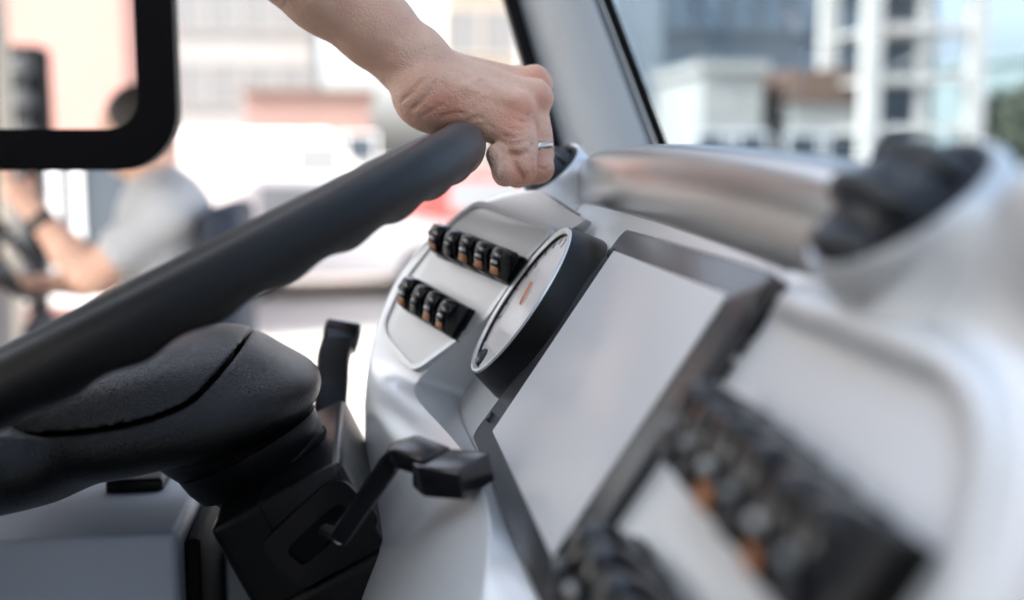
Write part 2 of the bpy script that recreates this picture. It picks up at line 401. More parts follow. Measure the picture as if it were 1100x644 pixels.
child('added_rear_partition', box(-1.30, -1.26, -.76, 1.06, .22, 1.30, .005), M['cab'], bus)  # unseen low wall, added and sized to limit light from behind the driver
# black rounded sliding window in the side glazing
Y0 = 1.10
def sw(x, y): return at_y(x, y, Y0)
q0, q1 = sw(-620, -420), sw(192, 183); xo = (q0[0], q1[0]); zo = (q1[2], q0[2])
fr = .0345
o_ = [(x, Y0, z) for x, z in rrect(xo[0], xo[1], zo[0], zo[1], .055, 8)]
i_ = [(x, Y0, z) for x, z in rrect(xo[0]+fr, xo[1]-fr, zo[0]+fr*1.1, zo[1]-fr, .028, 8)]
child('window_frame', ring_prism(o_, i_, (0, -1, 0), .03, .006), M['seal'], bus, 40)
child('window_pane', box(xo[0]+fr-.004, xo[1]-fr+.004, Y0+.012, Y0+.016, zo[0]+fr*1.1-.004, zo[1]-fr+.004), M['sglass'], bus)
child('window_rail', box(-2.0, .30, Y0+.002, Y0+.03, .775, .80), M['seal'], bus)
child('rear_post', box(-1.02, -.94, 1.06, 1.14, .78, 1.97, .01), M['pillar'], bus)
for yy in (1.0, -.9):
    child('tyre', lathe([(.2, -.14), (.44, -.14), (.47, -.10), (.47, .10), (.44, .14), (.2, .14)], (-.9, yy, GZ+.47), YA, 36), M['tyre'], bus)

# ------------------------------------------------------------------ side console
con = empty('side_console', 'pale blue-grey box console below the side window, left of the column', 'console', (-.3, .9, .22))
p = at_y(190, 572, .76)
child('housing', box(-.75, p[0], .76, 1.05, .22, p[2], .006), M['console'], con)
q = at_y(152, 541, .88)
child('latch', box(q[0]-.022, q[0]+.02, .86, .90, p[2]-.002, p[2]+.010, .003), M['plastic'], con)
child('dark_gap_strip', box(p[0]+.001, p[0]+.012, .78, 1.04, .25, p[2]-.012, .003), M['seal'], con)  # black strip standing in for the dark gap beside the console
child('side_skirt', box(p[0]+.013, p[0]+.10, .90, 1.04, .222, p[2]-.05, .004), M['console'], con)

# ================================================================== DASHBOARD
dash = empty('dashboard', 'silver moulded dashboard with display, round gauge, air vents and rows of rocker switches', 'dashboard', (.25, .5, .22))
# --- swept body: outer edge, lip and recess corner as three contours
Bp = [(628, 236), (590, 262), (545, 312), (500, 358), (455, 402), (437, 419), (470, 452), (509, 495), (531, 551), (522, 644), (490, 740)]
Cp = [(578, 203), (529, 205), (472, 238), (424, 290), (399, 355), (392, 400), (389, 450), (392, 520), (395, 600), (375, 700), (340, 820)]
Ap = [(640, 240), (612, 262), (575, 315), (545, 360), (510, 405), (489, 434), (499, 460), (520, 503), (549, 560), (594, 648), (640, 740)]
Bh = [0]*6+[.030, .021, .016, .014, .012]; Cy = [0]*6+[.868, .83, .76, .66, .58]
Bq = [on_wing(*q) if i < 6 else on_dash(*q, Bh[i]) for i, q in enumerate(Bp)]
Cq = [on_wing(*q) if i < 6 else at_y(*q, Cy[i]) for i, q in enumerate(Cp)]
Aq = [on_dash(*q, -.001) for q in Ap]
Wq = [a*.45+b*.55+DN*.0015 for a, b in zip(Aq, Bq)]
bulge = [0, 0, 0, 0, 0, .001, .006, .012, .016, .018, .02]
Mq = [(b*.62+c*.38)+WN*u for b, c, u in zip(Bq, Cq, bulge)]
Mq2 = [(b*.2+c*.8)+WN*u*.8 for b, c, u in zip(Bq, Cq, bulge)]
Eq = [c+np.array([.012, .012, -.006]) for c in Cq]; Fq = [c+np.array([.09, .07, -.05]) for c in Cq]
B1 = [b*.93+m*.07 for b, m in zip(Bq, Mq)]
rows = [Aq, Wq, Bq, B1, Mq, Mq2, Cq, Eq, Fq]; k = len(Aq)
cr = {}
for r_, wt in ((0, .9), (2, .45), (3, .3), (6, .35)):
    for j in range(k-1): cr[tuple(sorted((r_*k+j, r_*k+j+1)))] = wt
me = mesh([p for r in rows for p in r], [[i*k+j, i*k+j+1, (i+1)*k+j+1, (i+1)*k+j] for i in range(len(rows)-1) for j in range(k-1)])
body = child('body', subdivided(me, 3, cr), M['silver'], dash, 60)
# --- flat centre panel carrying gauge and display
cp = [D(.052, 1.02), D(.052, .41), D(-.20, .41), D(-.20, .62), D(-.172, .90), D(-.06, 1.0)]
child('centre_panel', prism([q-DN*.0025 for q in cp], DN, .02), M['silver'], dash)
# --- near side of the dashboard, a moulded skin with a dished switch bay and a lip around it
def sstep(a, b, x): t = np.clip((x-a)/(b-a), 0, 1); return t*t*(3-2*t)
NY, NS = 150, 130
ys = np.linspace(.4335, -.20, NY); ss = np.linspace(-.24, .17, NS)
YY, SS = np.meshgrid(ys, ss, indexing='ij')
y_in = .236; s_in = -.003-.10*np.clip(.35-YY, 0, 1)**2*2          # bay limits
rad = .055
dx = np.maximum(y_in+rad-YY, 0); dz = np.maximum(SS-(s_in-rad), 0)
outd = np.where((dx > 0) & (dz > 0), np.hypot(dx, dz)-rad, np.maximum(dx-rad, dz-rad))   # >0 outside the bay
lip = .0095*np.exp(-((outd-.008)/.0065)**2)*(.45+.55*sstep(.24, .33, YY))*sstep(.432, .392, YY)
out = sstep(.0, .012, outd)*.004*sstep(.432, .392, YY)
shoulder = .014*sstep(.02, .10, outd)*sstep(.42, .30, YY)
hollow = -.010*np.exp(-((SS-.028)/.014)**2-((YY-.365)/.05)**2)
HH = lip+out+.027*sstep(.012, .050, SS)*sstep(.335, .25, YY)+.006*sstep(.0, .1, outd)*sstep(.25, .1, YY)+hollow*.6
HH = HH-sstep(.050, .15, SS)*.16-np.clip(SS-.064, 0, 1)*.9
vs_ = [D(SS[i, j], YY[i, j], HH[i, j]) for i in range(NY) for j in range(NS)]
fs = [[i*NS+j, i*NS+j+1, (i+1)*NS+j+1, (i+1)*NS+j] for i in range(NY-1) for j in range(NS-1)]
child('near_body', mesh(vs_, fs), M['silver'], dash, 180)
child('top_shelf', hexa([(.16, -.6, 1.02), (.50, -.6, 1.02), (.50, 1.07, 1.02), (.16, 1.07, 1.02), (.21, -.6, 1.115), (.50, -.6, 1.09), (.50, 1.07, 1.09), (.21, 1.07, 1.115)], .01), M['cab'], dash)
child('lower_panel', hexa([(.10, -.5, .23), (.50, -.5, .23), (.50, 1.0, .23), (.10, 1.0, .23), (.14, -.5, .99), (.50, -.5, 1.018), (.50, 1.0, 1.018), (.14, .80, .98)], .01), M['cab'], dash)
# --- rolled hood along the top edge
prof = [(.0215, -.010), (.0225, -.002), (.027, .0035), (.034, .0095), (.042, .0145), (.050, .0178), (.056, .0188), (.061, .0178), (.0648, .0145), (.0668, .009), (.0672, .0), (.068, -.02), (.072, -.06)]
hy = [.965, .94, .91, .87, .81, .73, .65, .57, .49, .43, .40, .37, .34]
hs = [.50, .68, .86, .97, 1.03, 1.07, 1.09, 1.10, 1.10, 1.10, 1.08, 1.0, .85]
hz = [-.008, -.002, .003, .006, .007, .007, .006, .004, .001, -.002, -.004, -.006, -.010]
vs_ = []; k = len(prof)
for y_, f_, z_ in zip(hy, hs, hz):
    for s_, h_ in prof: vs_.append(D(.0445+(s_-.0445)*f_+z_, y_, .003+(h_-.003)*f_))
fs = [[i*k+j, (i+1)*k+j, (i+1)*k+j+1, i*k+j+1] for i in range(len(hy)-1) for j in range(k-1)]
child('hood', subdivided(mesh(vs_, fs), 2), M['hood'], dash, 180)
# --- air vents on their pods
def vent(O, ax, r, lean):
    ax = np.array(ax, float); ax /= np.linalg.norm(ax)
    pod = child('vent_pod', lathe([(r*1.5, -.07), (r*1.2, -.045), (r*1.13, -.02), (r*1.15, -.008), (r*1.16, .0), (r*1.10, .0035), (r*1.0, .003), (r*.98, -.01)], O, ax, 56, False), M['silver'], dash, 50)
    v = child('air_vent', lathe([(r*.97, -.012), (r*1.0, -.002), (r*1.03, .0035), (r*.98, .006), (r*.90, .0045), (r*.86, -.006), (r*.6, -.014), (0.0005, -.016)], O, ax, 56, False), M['vent'], dash, 50)
    t = np.cross(ax, YA); t /= np.linalg.norm(t); u = np.cross(t, ax)
    for i, o in enumerate((-.50, .12, .62)):      # thick curved vanes that stand out of the ring
        half = r*.95*math.sqrt(1-o*o*.9); c = O+t*(o*r)+ax*(-.002)
        vs2 = []; nu_, nv_ = 20, 12
        for ii in range(nu_+1):
            p1 = math.pi*ii/nu_
            for jj in range(nv_):
                p3 = 2*math.pi*jj/nv_; rr = math.sin(p1)
                vs2.append(c+u*half*math.cos(p1)+(ax*math.cos(p3)*r*(.78, .84, .50)[i]+t*math.sin(p3)*r*.34)*rr+ax*lean+t*.006*rr*max(0, math.cos(p3)))
        child('vane', mesh(vs2, [[ii*nv_+jj, ii*nv_+(jj+1) % nv_, (ii+1)*nv_+(jj+1) % nv_, (ii+1)*nv_+jj] for ii in range(nu_) for jj in range(nv_)]), M['vent'], v, 60)
    child('vane_hub', lathe([(r*.8, -.01), (r*.78, .004), (r*.6, .013), (r*.3, .018), (.0005, .019)], O, ax, 30, False), M['vent'], v, 40)
vent(at(972, 227, .362), (-.60, -.02, .80), .0300, .0)
vent(at(594, 184, .94), (-.66, -.22, .76), .0265, .0)
# --- left switch plate
pp = [(514, 214), (597, 246), (566, 278), (522, 343), (451, 394), (441, 397), (413, 366), (408, 349), (428, 303), (466, 254), (492, 228)]
pl = [on_wing(*q, .003) for q in pp]
child('switch_plate', prism(rounded(pl, .008, 3), WN, .006, .002), M['plate'], dash, 50)
rim_o = rounded([on_wing(*q, .0045) for q in pp], .008, 3); cen = sum(pl)/len(pl)
rim_i = [q+(cen-q)/np.linalg.norm(cen-q)*.004 for q in rim_o]
child('plate_rim', ring_prism(rim_o, rim_i, WN, .006, .0012), M['silver'], dash, 50)
def frame_pts(P, X, Y_, Z_): return lambda a, b, c: P+X*a+Y_*b+Z_*c
def rocker(P, X, Yv, Z, wd, ht, face, lit, zs=1.0):
    """one rocker switch: X along the row, Yv up, Z proud; dished face, lamp windows"""
    T = frame_pts(P, X, Yv, Z); hw, hh = wd/2, ht/2
    sw_ = child('rocker_switch', box(-hw*.98, hw*.98, -hh, hh, -.002, .004, .0012, 2, T), M['plastic'], dash, 40)
    prof = [(-hh*.95, .004), (-hh*.97, .010), (-hh*.86, .0160), (-hh*.45, .0205), (0, .0232), (hh*.35, .0250), (hh*.66, .0246), (hh*.88, .0200), (hh*.97, .012), (hh*.95, .004)]
    tilt = random.choice((-.0012, 0, 0, .0012)); prof = [(y_, z_*zs+(tilt*y_/hh if z_ > .005 else 0)) for y_, z_ in prof]
    bm = bmesh.new(); A = [bm.verts.new(tuple(T(-hw*.80, y_, z_))) for y_, z_ in prof]; B = [bm.verts.new(tuple(T(hw*.80, y_, z_))) for y_, z_ in prof]
    bm.faces.new(A); bm.faces.new(B[::-1]); n_ = len(prof)
    for i in range(n_): bm.faces.new((A[i], B[i], B[(i+1) % n_], A[(i+1) % n_]))
    bmesh.ops.bevel(bm, geom=[e for f_ in bm.faces if len(f_.verts) > 4 for e in f_.edges], offset=min(.0045, hw*.45), segments=4, profile=.5, affect='EDGES', clamp_overlap=True)
    child('rocker', bm_mesh(bm), M['gloss'], sw_, 40)
    if lit:
        child('indicator', hexa([T(*q) for q in ((-hw*.46, -hh*.80, .012), (hw*.46, -hh*.80, .012), (hw*.46, -hh*.44, .012), (-hw*.46, -hh*.44, .012), (-hw*.46, -hh*.86, .0182*zs), (hw*.46, -hh*.86, .0182*zs), (hw*.46, -hh*.44, .0208*zs), (-hw*.46, -hh*.44, .0208*zs))], .0008, 2), M['orange' if lit == 1 else 'bezel'], sw_, 40)
    child('lamp_lens', box(-hw*.30, hw*.30, -hh*.30, -hh*.10, .015, .0242*zs, .0010, 2, T), M['white' if lit == 1 else 'dull'], sw_, 40)
def row_wing(corners, n, lits):
    nt, nb, ft, fb = (np.array(wing_c(*q, .020)) for q in corners)
    a = (nt+nb)/2; b = (ft+fb)/2; ht = np.linalg.norm(nt-nb)*.5+np.linalg.norm(ft-fb)*.5
    d = b-a; L = np.linalg.norm(d); d /= L; X = DV*d[0]+WW*d[1]; Yv = np.cross(WN, X); Yv = Yv if Yv@DV > 0 else -Yv
    wd = L/n
    for i in range(n):
        c = a+d*(wd*(i+.5)); rocker(Wg(c[0], c[1], .003), X, Yv, WN, wd*.98, ht*.95, None, lits[i % len(lits)])
row_wing([(560, 266), (532, 303), (468, 240), (458, 264)], 5, [1, 1, 1, 2, 1])
row_wing([(504, 324), (470, 360), (436, 296), (427, 324)], 4, [1, 1, 2, 1])
def row_near(y0, y1, s0, s1, n, ht, lits, dsl=0.0):
    wd = (y0-y1)/n
    for i in range(n):
        f = (i+.5)/n; rocker(D(s0+(s1-s0)*f, y0+(y1-y0)*f, .001), -YA, DV, DN, wd*.95, ht, None, lits[i % len(lits)], 1.12)
row_near(.390, .246, -.051, -.058, 6, .037, [2, 2, 1, 2, 1, 2, 1])
row_near(.402, .234, -.116, -.119, 7, .037, [2, 1, 2, 1, 2])
# --- round gauge
gh = .023; gc = D(-.0590, .760, 0); gr = .0590
gau = child('gauge', lathe([(gr+.006, -.03), (gr+.0055, .0), (gr+.0012, gh-.004), (gr, gh-.001), (gr-.0025, gh), (gr-.0045, gh-.001), (gr-.005, gh-.004)], gc, DN, 72, False), M['plastic'], dash, 40)
child('trim_ring', lathe([(gr-.0005, gh-.001), (gr-.001, gh+.0006), (gr-.003, gh+.0010), (gr-.0048, gh-.001)], gc, DN, 72, False), M['silver'], gau, 60)
rin = gr-.0045; ch = -.040
arc = [(rin*math.cos(a), rin*math.sin(a)) for a in np.linspace(math.asin(ch/rin), math.pi-math.asin(ch/rin), 48)]
fz = gh-.0035
gx, gy = YA*-1.0, DV
TG = lambda a, b, c: gc+gx*a+gy*b+DN*c
child('dial_face', prism([TG(a, b, fz) for a, b in arc], DN, .003), M['dial'], gau)
arc2 = [(rin*math.cos(a), rin*math.sin(a)) for a in np.linspace(math.pi-math.asin(ch/rin), 2*math.pi+math.asin(ch/rin), 24)]
child('trim_panel', prism([TG(a, b, fz+.0006) for a, b in arc2], DN, .003, .0004), M['plate'], gau)
child('button', lathe([(.0075, -.003), (.0075, .002), (.006, .0032), (.0005, .0034)], TG(-.010, -.049, fz), DN, 28, False), M['screw'], gau)
for i in range(17):
    a = R_(-25+i*230/16); c_, s_ = math.cos(a), math.sin(a); L = .007 if i % 4 == 0 else .004
    child('tick_mark', prism([TG(c_*(rin-.003)-s_*.0005, s_*(rin-.003)+c_*.0005, fz+.0005), TG(c_*(rin-.003)+s_*.0005, s_*(rin-.003)-c_*.0005, fz+.0005), TG(c_*(rin-.003-L)+s_*.0005, s_*(rin-.003-L)-c_*.0005, fz+.0005), TG(c_*(rin-.003-L)-s_*.0005, s_*(rin-.003-L)+c_*.0005, fz+.0005)], DN, .0003), M['bezel'], gau)
child('needle', hexa([TG(*q) for q in ((-.003, -.001, fz+.001), (.001, -.003, fz+.001), (-.010, .014, fz+.001), (-.011, .014, fz+.001), (-.003, -.001, fz+.0025), (.001, -.003, fz+.0025), (-.010, .014, fz+.0025), (-.011, .014, fz+.0025))]), M['needle'], gau)
# --- display
b4 = [dash_c(680, 252), dash_c(845, 300), dash_c(575, 607), dash_c(514, 470)]
bo = [D(.0155, .694, .0055), D(.0155, .434, .0055), D(-.149, .434, .0055), D(-.149, .724, .0055)]
dis = child('display', prism(rounded(bo, .006, 4), DN, .009, .0012), M['bezel'], dash, 40)
child('screen_panel', prism([D(0, .6835, .0061), D(0, .464, .0061), D(-.1337, .459, .0061), D(-.1337, .680, .0061)], DN, .002), M['screen'], dis)
for x, y in ((660, 274), (530, 450), (812, 338)):
    child('screw', lathe([(.0035, -.004), (.0035, .0035), (.0026, .0045), (.0012, .0046), (.001, .0036), (.0003, .0036)], on_dash(x, y, .003), DN, 20, False), M['screw'], dis)
for i in range(3):
    P = D(-.004-.012*i, .427, .003)
    child('hinge_knuckle', lathe([(.0030, -.0045), (.0030, .0045)], P, DV, 18), M['screw'], dis, 50)
child('hinge_bracket', prism(rounded([D(.014, .432, .004), D(.014, .424, .004), D(-.012, .424, .004), D(-.012, .432, .004)], .003), DN, .006), M['plastic'], dis)

# ================================================================== STEERING WHEEL
whl = empty('steering_wheel', 'black bus steering wheel with finger-grip rim and padded horn hub', 'steering wheel', tuple(S(0, 0, 0)))
RW, RR = .22, .0166
nu, nv = 360, 40; vs_, fs = [], []
for i in range(nu):
    th = 2*math.pi*i/nu
    er = np.array([math.cos(th), math.sin(th), 0])
    for j in range(nv):
        ph = 2*math.pi*j/nv; ro = math.cos(ph); up_ = math.sin(ph)
        under = max(0, -up_*.85-ro*.45)**2                             # underside facing the fingers
        wave = math.cos(th*34)                                         # finger scallops
        grip = sstep(2.0, 1.5, abs(((th+math.pi) % (2*math.pi))-math.pi))
        r = RR*(1+.02*math.cos(2*ph))+.0023*under*wave*float(grip)
        r += .0004*math.exp(-((ph-.35)/.08)**2)-.0005*math.exp(-((ph-math.pi*.62)/.10)**2)     # moulding line and groove
        vs_.append(S(er[0]*(RW+r*ro), er[1]*(RW+r*ro), r*up_))
    for j in range(nv):
        i2, j2 = (i+1) % nu, (j+1) % nv; fs.append([i*nv+j, i2*nv+j, i2*nv+j2, i*nv+j2])
child('rim', mesh(vs_, fs), M['rubber'], whl, 180)
# hub and spokes, blended
SA = [WA, YA, WNN]
lo, hi = bounds([S(-.14, -.235, -.15), S(.08, .235, .02), S(-.14, .235, .02), S(.08, -.235, -.15)], .02)
B = Blend(lo, hi, .0016)
HSH = .27                                    # the hub leans a little out of the wheel plane
def superell(f, c, r, e, k):
    sl, g = B.sub(lo, hi, 0); c = np.array(c)
    q = [np.abs(sum((g[i]-c[i])*A[i] for i in range(3)))/r[m] for m, A in enumerate(SA)]
    q[2] = np.abs(sum((g[i]-c[i])*WNN[i] for i in range(3))+HSH*sum((g[i]-WC[i])*WA[i] for i in range(3)))/r[2]
    v = (q[0]**e+q[1]**e+q[2]**e)**(1.0/e); return smin(f, ((v-1)*min(r)).astype(np.float32), k)
f = superell(B.field(), S(-.048, 0, -.062), (.094, .098, .036), 2.5, 0)
f = superell(f, S(-.042, 0, -.085), (.096, .099, .024), 2.3, .020)
sl, gg = B.sub(lo, hi, 0)
ln = sum((gg[i]-WC[i])*WNN[i] for i in range(3)); la = sum((gg[i]-WC[i])*WA[i] for i in range(3)); lb = gg[1]-WC[1]
ln = ln+HSH*la; seam = -.083+.45*(la+np.sqrt(la**2+.0025))+.20*np.clip(-la, 0, 1)
pad = np.maximum(f-.0006, (seam+.0013)-ln).astype(np.float32)
low = np.maximum(f, ln-(seam-.0013)).astype(np.float32)
core = np.maximum(f+.006, np.abs(ln-seam)-.004).astype(np.float32)
B.cap(low, S(-.012, 0, -.090), S(.004, 0, -.132), .050, .044, .010)
for sy in (-1, 1):
    B.cap(low, S(-.112, sy*.055, -.050), S(-.140, sy*.125, -.034), .026, .019, .03)
    B.cap(low, S(-.140, sy*.125, -.034), S(-.148, sy*.155, -.003), .019, .013, .02)
hub = child('hub', B.mesh(low, 2), M['leather'], whl, 180)
child('horn_pad', B.mesh(pad, 2), M['leather'], whl, 180)
child('seam_core', B.mesh(core, 1), M['seal'], hub, 180)

# ================================================================== STEERING COLUMN
colm = empty('steering_column', 'black plastic steering column shroud with two stalk levers under the wheel', 'steering column', tuple(S(.02, 0, -.42)))
TS = lambda a, b, c: S(a, b, c)
def sbox(a0, a1, b0, b1, n0, n1, bev, seg=3, sh=0.0): return box(a0, a1, b0, b1, n0, n1, bev, seg, lambda a, b, c: S(a+sh*(c-n1), b, c))
child('shroud', sbox(-.028, .061, -.098, .088, -.25, -.134, .006, 4), M['plastic'], colm, 40)
child('lower_shroud', sbox(-.022, .0725, -.104, .094, -.235, -.195, .006, 4), M['plastic'], colm, 40)
child('neck', lathe([(.052, .0), (.050, -.012), (.046, -.022)], S(-.002, 0, -.115), WNN, 40), M['plastic'], colm, 40)
child('column_tube', lathe([(.045, 0), (.045, -.42)], S(.016, -.005, -.24), WNN, 30), M['plastic'], colm, 50)
child('seam_line', sbox(-.0285+.034, -.0285+.035, -.0988, .0885, -.19, -.1335, 0), M['seal'], colm)
# collar slot in front of the hub
slot = [S(.036+.012*math.cos(t)*1.1, .034*math.sin(t), -.1332) for t in np.linspace(0, 2*math.pi, 28, endpoint=False)]
child('slot', prism(slot, WNN, .004), M['seal'], colm)
def oval(c, u, v, a, b, k=32): return [c+u*(a*math.copysign(abs(math.cos(t))**.38, math.cos(t)))+v*(b*math.copysign(abs(math.sin(t))**.38, math.sin(t))) for t in np.linspace(0, 2*math.pi, k, endpoint=False)]
fc = at_y(345, 570, .682); fu = WA*.96+WNN*.26; fu = fu/np.linalg.norm(fu); fv = np.cross(YA, fu); fv = fv if fv[2] > 0 else -fv
child('lever_surround', ring_prism(oval(fc-YA*.006, fu, fv, .033, .021), oval(fc-YA*.006, fu, fv, .022, .008), (0, -1, 0), .008, .003), M['plastic'], colm, 40)
child('lever_slot', prism(oval(fc-YA*.0008, fu, fv, .0225, .0085), (0, -1, 0), .003), M['seal'], colm)
def lever(pts, wid, thk, side, name='stalk_lever'):
    """flat bent paddle along pts; side = direction of its width"""
    side = np.array(side, float); side /= np.linalg.norm(side); bm = bmesh.new(); rings = []
    P = [np.array(p, float) for p in pts]
    for i, p in enumerate(P):
        d = P[min(i+1, len(P)-1)]-P[max(i-1, 0)]; d /= np.linalg.norm(d); s_ = side-d*(side@d); s_ /= np.linalg.norm(s_); t = np.cross(d, s_)
        rings.append([bm.verts.new(tuple(p+s_*wid[i]*a+t*thk[i]*b)) for a, b in ((-1, -1), (1, -1), (1, 1), (-1, 1))])
    for r0, r1 in zip(rings, rings[1:]):
        for k in range(4): bm.faces.new((r0[k], r0[(k+1) % 4], r1[(k+1) % 4], r1[k]))
    bm.faces.new(rings[0][::-1]); bm.faces.new(rings[-1])
    bmesh.ops.bevel(bm, geom=bm.edges[:], offset=.0036, segments=4, profile=.5, affect='EDGES', clamp_overlap=True)
    return bm_mesh(bm)
def px(*a): return at(*a)
lv = child('stalk_lever', lever([px(366, 574, .650), px(384, 548, .642), px(424, 490, .628), px(436, 484, .622), px(470, 496, .608)],
     [.008, .009, .011, .0115, .0115], [.0058, .0058, .0062, .0060, .0055], (.25, .95, .1)), M['lever'], colm, 40)
child('lever_tip', lever([px(462, 503, .612), px(470, 507, .607), px(513, 511, .590)], [.0125, .0135, .0135], [.0072, .0088, .0080], (.25, .95, .1)), M['lever'], lv, 40)
child('lever_pin', tube([px(350, 570, .675), px(366, 576, .65)], .0045, 14), M['steel'], lv)
lv2 = child('stalk_lever', lever([px(352, 470, .90), px(356, 415, .915), px(358, 385, .93), px(366, 358, .945)], [.012, .013, .013, .013], [.008, .009, .009, .008], (1, .2, .15)), M['plastic'], colm, 40)
child('lever_tip', lever([px(364, 374, .94), px(367, 360, .945), px(369, 349, .95)], [.0145, .0155, .0145], [.010, .011, .010], (1, .2, .15)), M['gloss'], lv2, 40)

# ================================================================== DRIVER (arm in view, body outside the frame)
drv = empty('person', 'bare forearm and fist of the driver resting on the steering wheel, wedding ring on finger', 'person', (-.52, .72, .22))
def hp(x, y, d): return at(x, y, d)
J = dict(
    p5=[hp(558, 120, .790), hp(561, 182, .776), hp(543, 186, .772), hp(534, 166, .776)],
    p4=[hp(571, 106, .806), hp(579, 181, .797), hp(556, 187, .794), hp(540, 166, .797)],
    p3=[hp(566, 93, .826), hp(579, 166, .820), hp(556, 180, .818), hp(540, 160, .822)],
    p2=[hp(552, 92, .846), hp(572, 152, .845), hp(552, 172, .842), hp(538, 152, .846)])
rad = dict(p5=(.0105, .0098, .0086, .0078), p4=(.0112, .0102, .0092, .0084), p3=(.0115, .0104, .0094, .0086), p2=(.0115, .0102, .0094, .0086))
allp = [q for v in J.values() for q in v]+[hp(310, -45, .80), hp(445, 70, .8)]
lo, hi = bounds(allp, .045)
B = Blend(lo, hi, .00125)
fing = B.field()
for kx in ('p2', 'p3', 'p4', 'p5'):
    fk = B.field(); P = J[kx]; r = rad[kx]
    B.cap(fk, P[0], P[1], r[0], r[1], 0); B.cap(fk, P[1], P[2], r[1], r[2], .003); B.cap(fk, P[2], P[3], r[2], r[3], .003)
    mid = P[0]*.5+P[1]*.5; B.cap(fk, mid, mid*.6+P[1]*.4, r[1]*1.06, r[1]*1.05, .006)           # flesh of the first joint
    fing = smin(fing, fk, .0004)
hand = B.field()
wr = hp(446, 70, .803)
B.cap(hand, hp(310, -50, .79), hp(352, -12, .793), .0345, .0305); B.cap(hand, hp(352, -12, .793), hp(404, 31, .80), .0305, .0262, .01)
B.cap(hand, hp(404, 31, .80), hp(444, 68, .802), .0262, .0232, .01)
B.cap(hand, hp(352, -8, .83), hp(450, 72, .824), .022, .019, .01)                            # thumb side of the forearm
B.cap(hand, hp(444, 68, .802), hp(474, 90, .802), .0225, .0195, .012)
for a, b, r0, r1 in (((466, 93, .786), (556, 118, .790), .0150, .0120), ((470, 84, .800), (568, 104, .806), .0150, .0120),
                     ((474, 76, .818), (563, 93, .826), .0140, .0118), ((474, 78, .834), (550, 93, .846), .0140, .0115)):
    B.cap(hand, hp(*a), hp(*b), r0, r1, .012)
B.cap(hand, hp(458, 110, .789), hp(520, 122, .790), .0185, .0150, .012)                       # heel and outer edge of the palm
B.cap(hand, hp(450, 104, .793), hp(470, 115, .795), .0172, .0180, .010)
B.cap(hand, hp(518, 124, .790), hp(545, 142, .786), .0140, .0125, .010)
B.cap(hand, hp(515, 112, .81), hp(545, 122, .83), .018, .013, .012)
B.cap(hand, hp(470, 95, .84), hp(500, 112, .862), .015, .0135, .012)                          # thumb
B.cap(hand, hp(500, 112, .862), hp(528, 120, .880), .0125, .0105, .006); B.cap(hand, hp(528, 120, .880), hp(548, 134, .884), .0105, .0085, .004)
f = smin(hand, fing, .0045)
for q, r in ((hp(558, 112, .786), .0068), (hp(577, 99, .801), .0088), (hp(575, 84, .822), .0098), (hp(558, 84, .846), .0095)):      # knuckles
    B.cap(f, q, q+np.array([.003, 0, -.004]), r, r, .006)
B.cap(f, hp(455, 50, .795), hp(462, 55, .790), .0105, .0095, .010)                             # head of the ulna
for a, b in (((490, 66, .800), (566, 92, .797)), ((488, 63, .818), (565, 80, .818)), ((490, 78, .783), (548, 108, .778))):           # extensor tendons
    B.cap(f, hp(*a), hp(*b), .0028, .0036, .005)
for vn in ([(478, 92, .777), (500, 94, .774), (520, 104, .775), (540, 108, .777)], [(500, 94, .774), (515, 86, .780), (535, 90, .784)], [(405, 40, .777), (425, 48, .778), (445, 66, .782)]):
    for a, b in zip(vn, vn[1:]): B.cap(f, hp(*a), hp(*b), .0014, .0014, .0035)
def skin_pt(x, y):
    '''first point of the hand's surface met along this direction'''
    for d in np.arange(.735, .88, .0004):
        q = hp(x, y, d); k_ = np.round((q-B.lo)/B.v).astype(int)
        if (k_ >= 0).all() and (k_ < B.n).all() and f0[tuple(k_)] < 0: return q
    return None
f0 = f.copy()
def crease(pts, r, k=.0012):
    pts = smooth_curve([(x, y, 0) for x, y in pts], 6); Q = [skin_pt(p[0], p[1]) for p in pts]
    n_ = len(Q)
    for i_ in range(n_-1):
        a, b = Q[i_], Q[i_+1]
        if a is None or b is None or np.linalg.norm(a-b) > .006: continue
        t_ = (i_+.5)/(n_-1); rr = r*(.35+.65*math.sin(math.pi*t_)); B.cap(f, a, b, rr, rr, k, True)
crease([(545, 160), (549, 172), (556, 183), (562, 193)], .0016, .0018); crease([(546, 166), (541, 176), (536, 188)], .0013, .0018)
crease([(528, 153), (537, 158), (546, 165), (556, 166), (566, 163)], .0017, .0018)
crease([(533, 149), (545, 155), (558, 154), (566, 150)], .0009); crease([(538, 144), (550, 148), (562, 145)], .0008)
crease([(545, 137), (556, 140), (567, 136)], .0007); crease([(552, 128), (562, 131), (571, 128)], .0006); crease([(556, 120), (566, 124), (572, 121)], .0005)
crease([(573, 132), (572, 150), (571, 170), (573, 195)], .0011)
crease([(576, 146), (584, 148), (590, 146)], .0005); crease([(575, 180), (584, 182), (592, 180)], .0006)
crease([(440, 120), (452, 110), (462, 98), (468, 88)], .0009, .002); crease([(432, 108), (444, 98), (455, 84)], .0007, .002); crease([(450, 128), (466, 118), (480, 110)], .0006)
crease([(470, 128), (486, 122), (500, 122)], .0006); crease([(500, 130), (512, 126), (526, 130)], .0006); crease([(508, 136), (522, 134), (534, 140)], .0007)
for q_ in range(16):                         # short irregular lines across the back of the hand
    x0, y0 = 470+random.random()*85, 80+random.random()*34
    crease([(x0, y0), (x0+3, y0+4), (x0+2+random.random()*5, y0+8+random.random()*5)], .00035, .0008)
me_arm = B.mesh(f, 3)
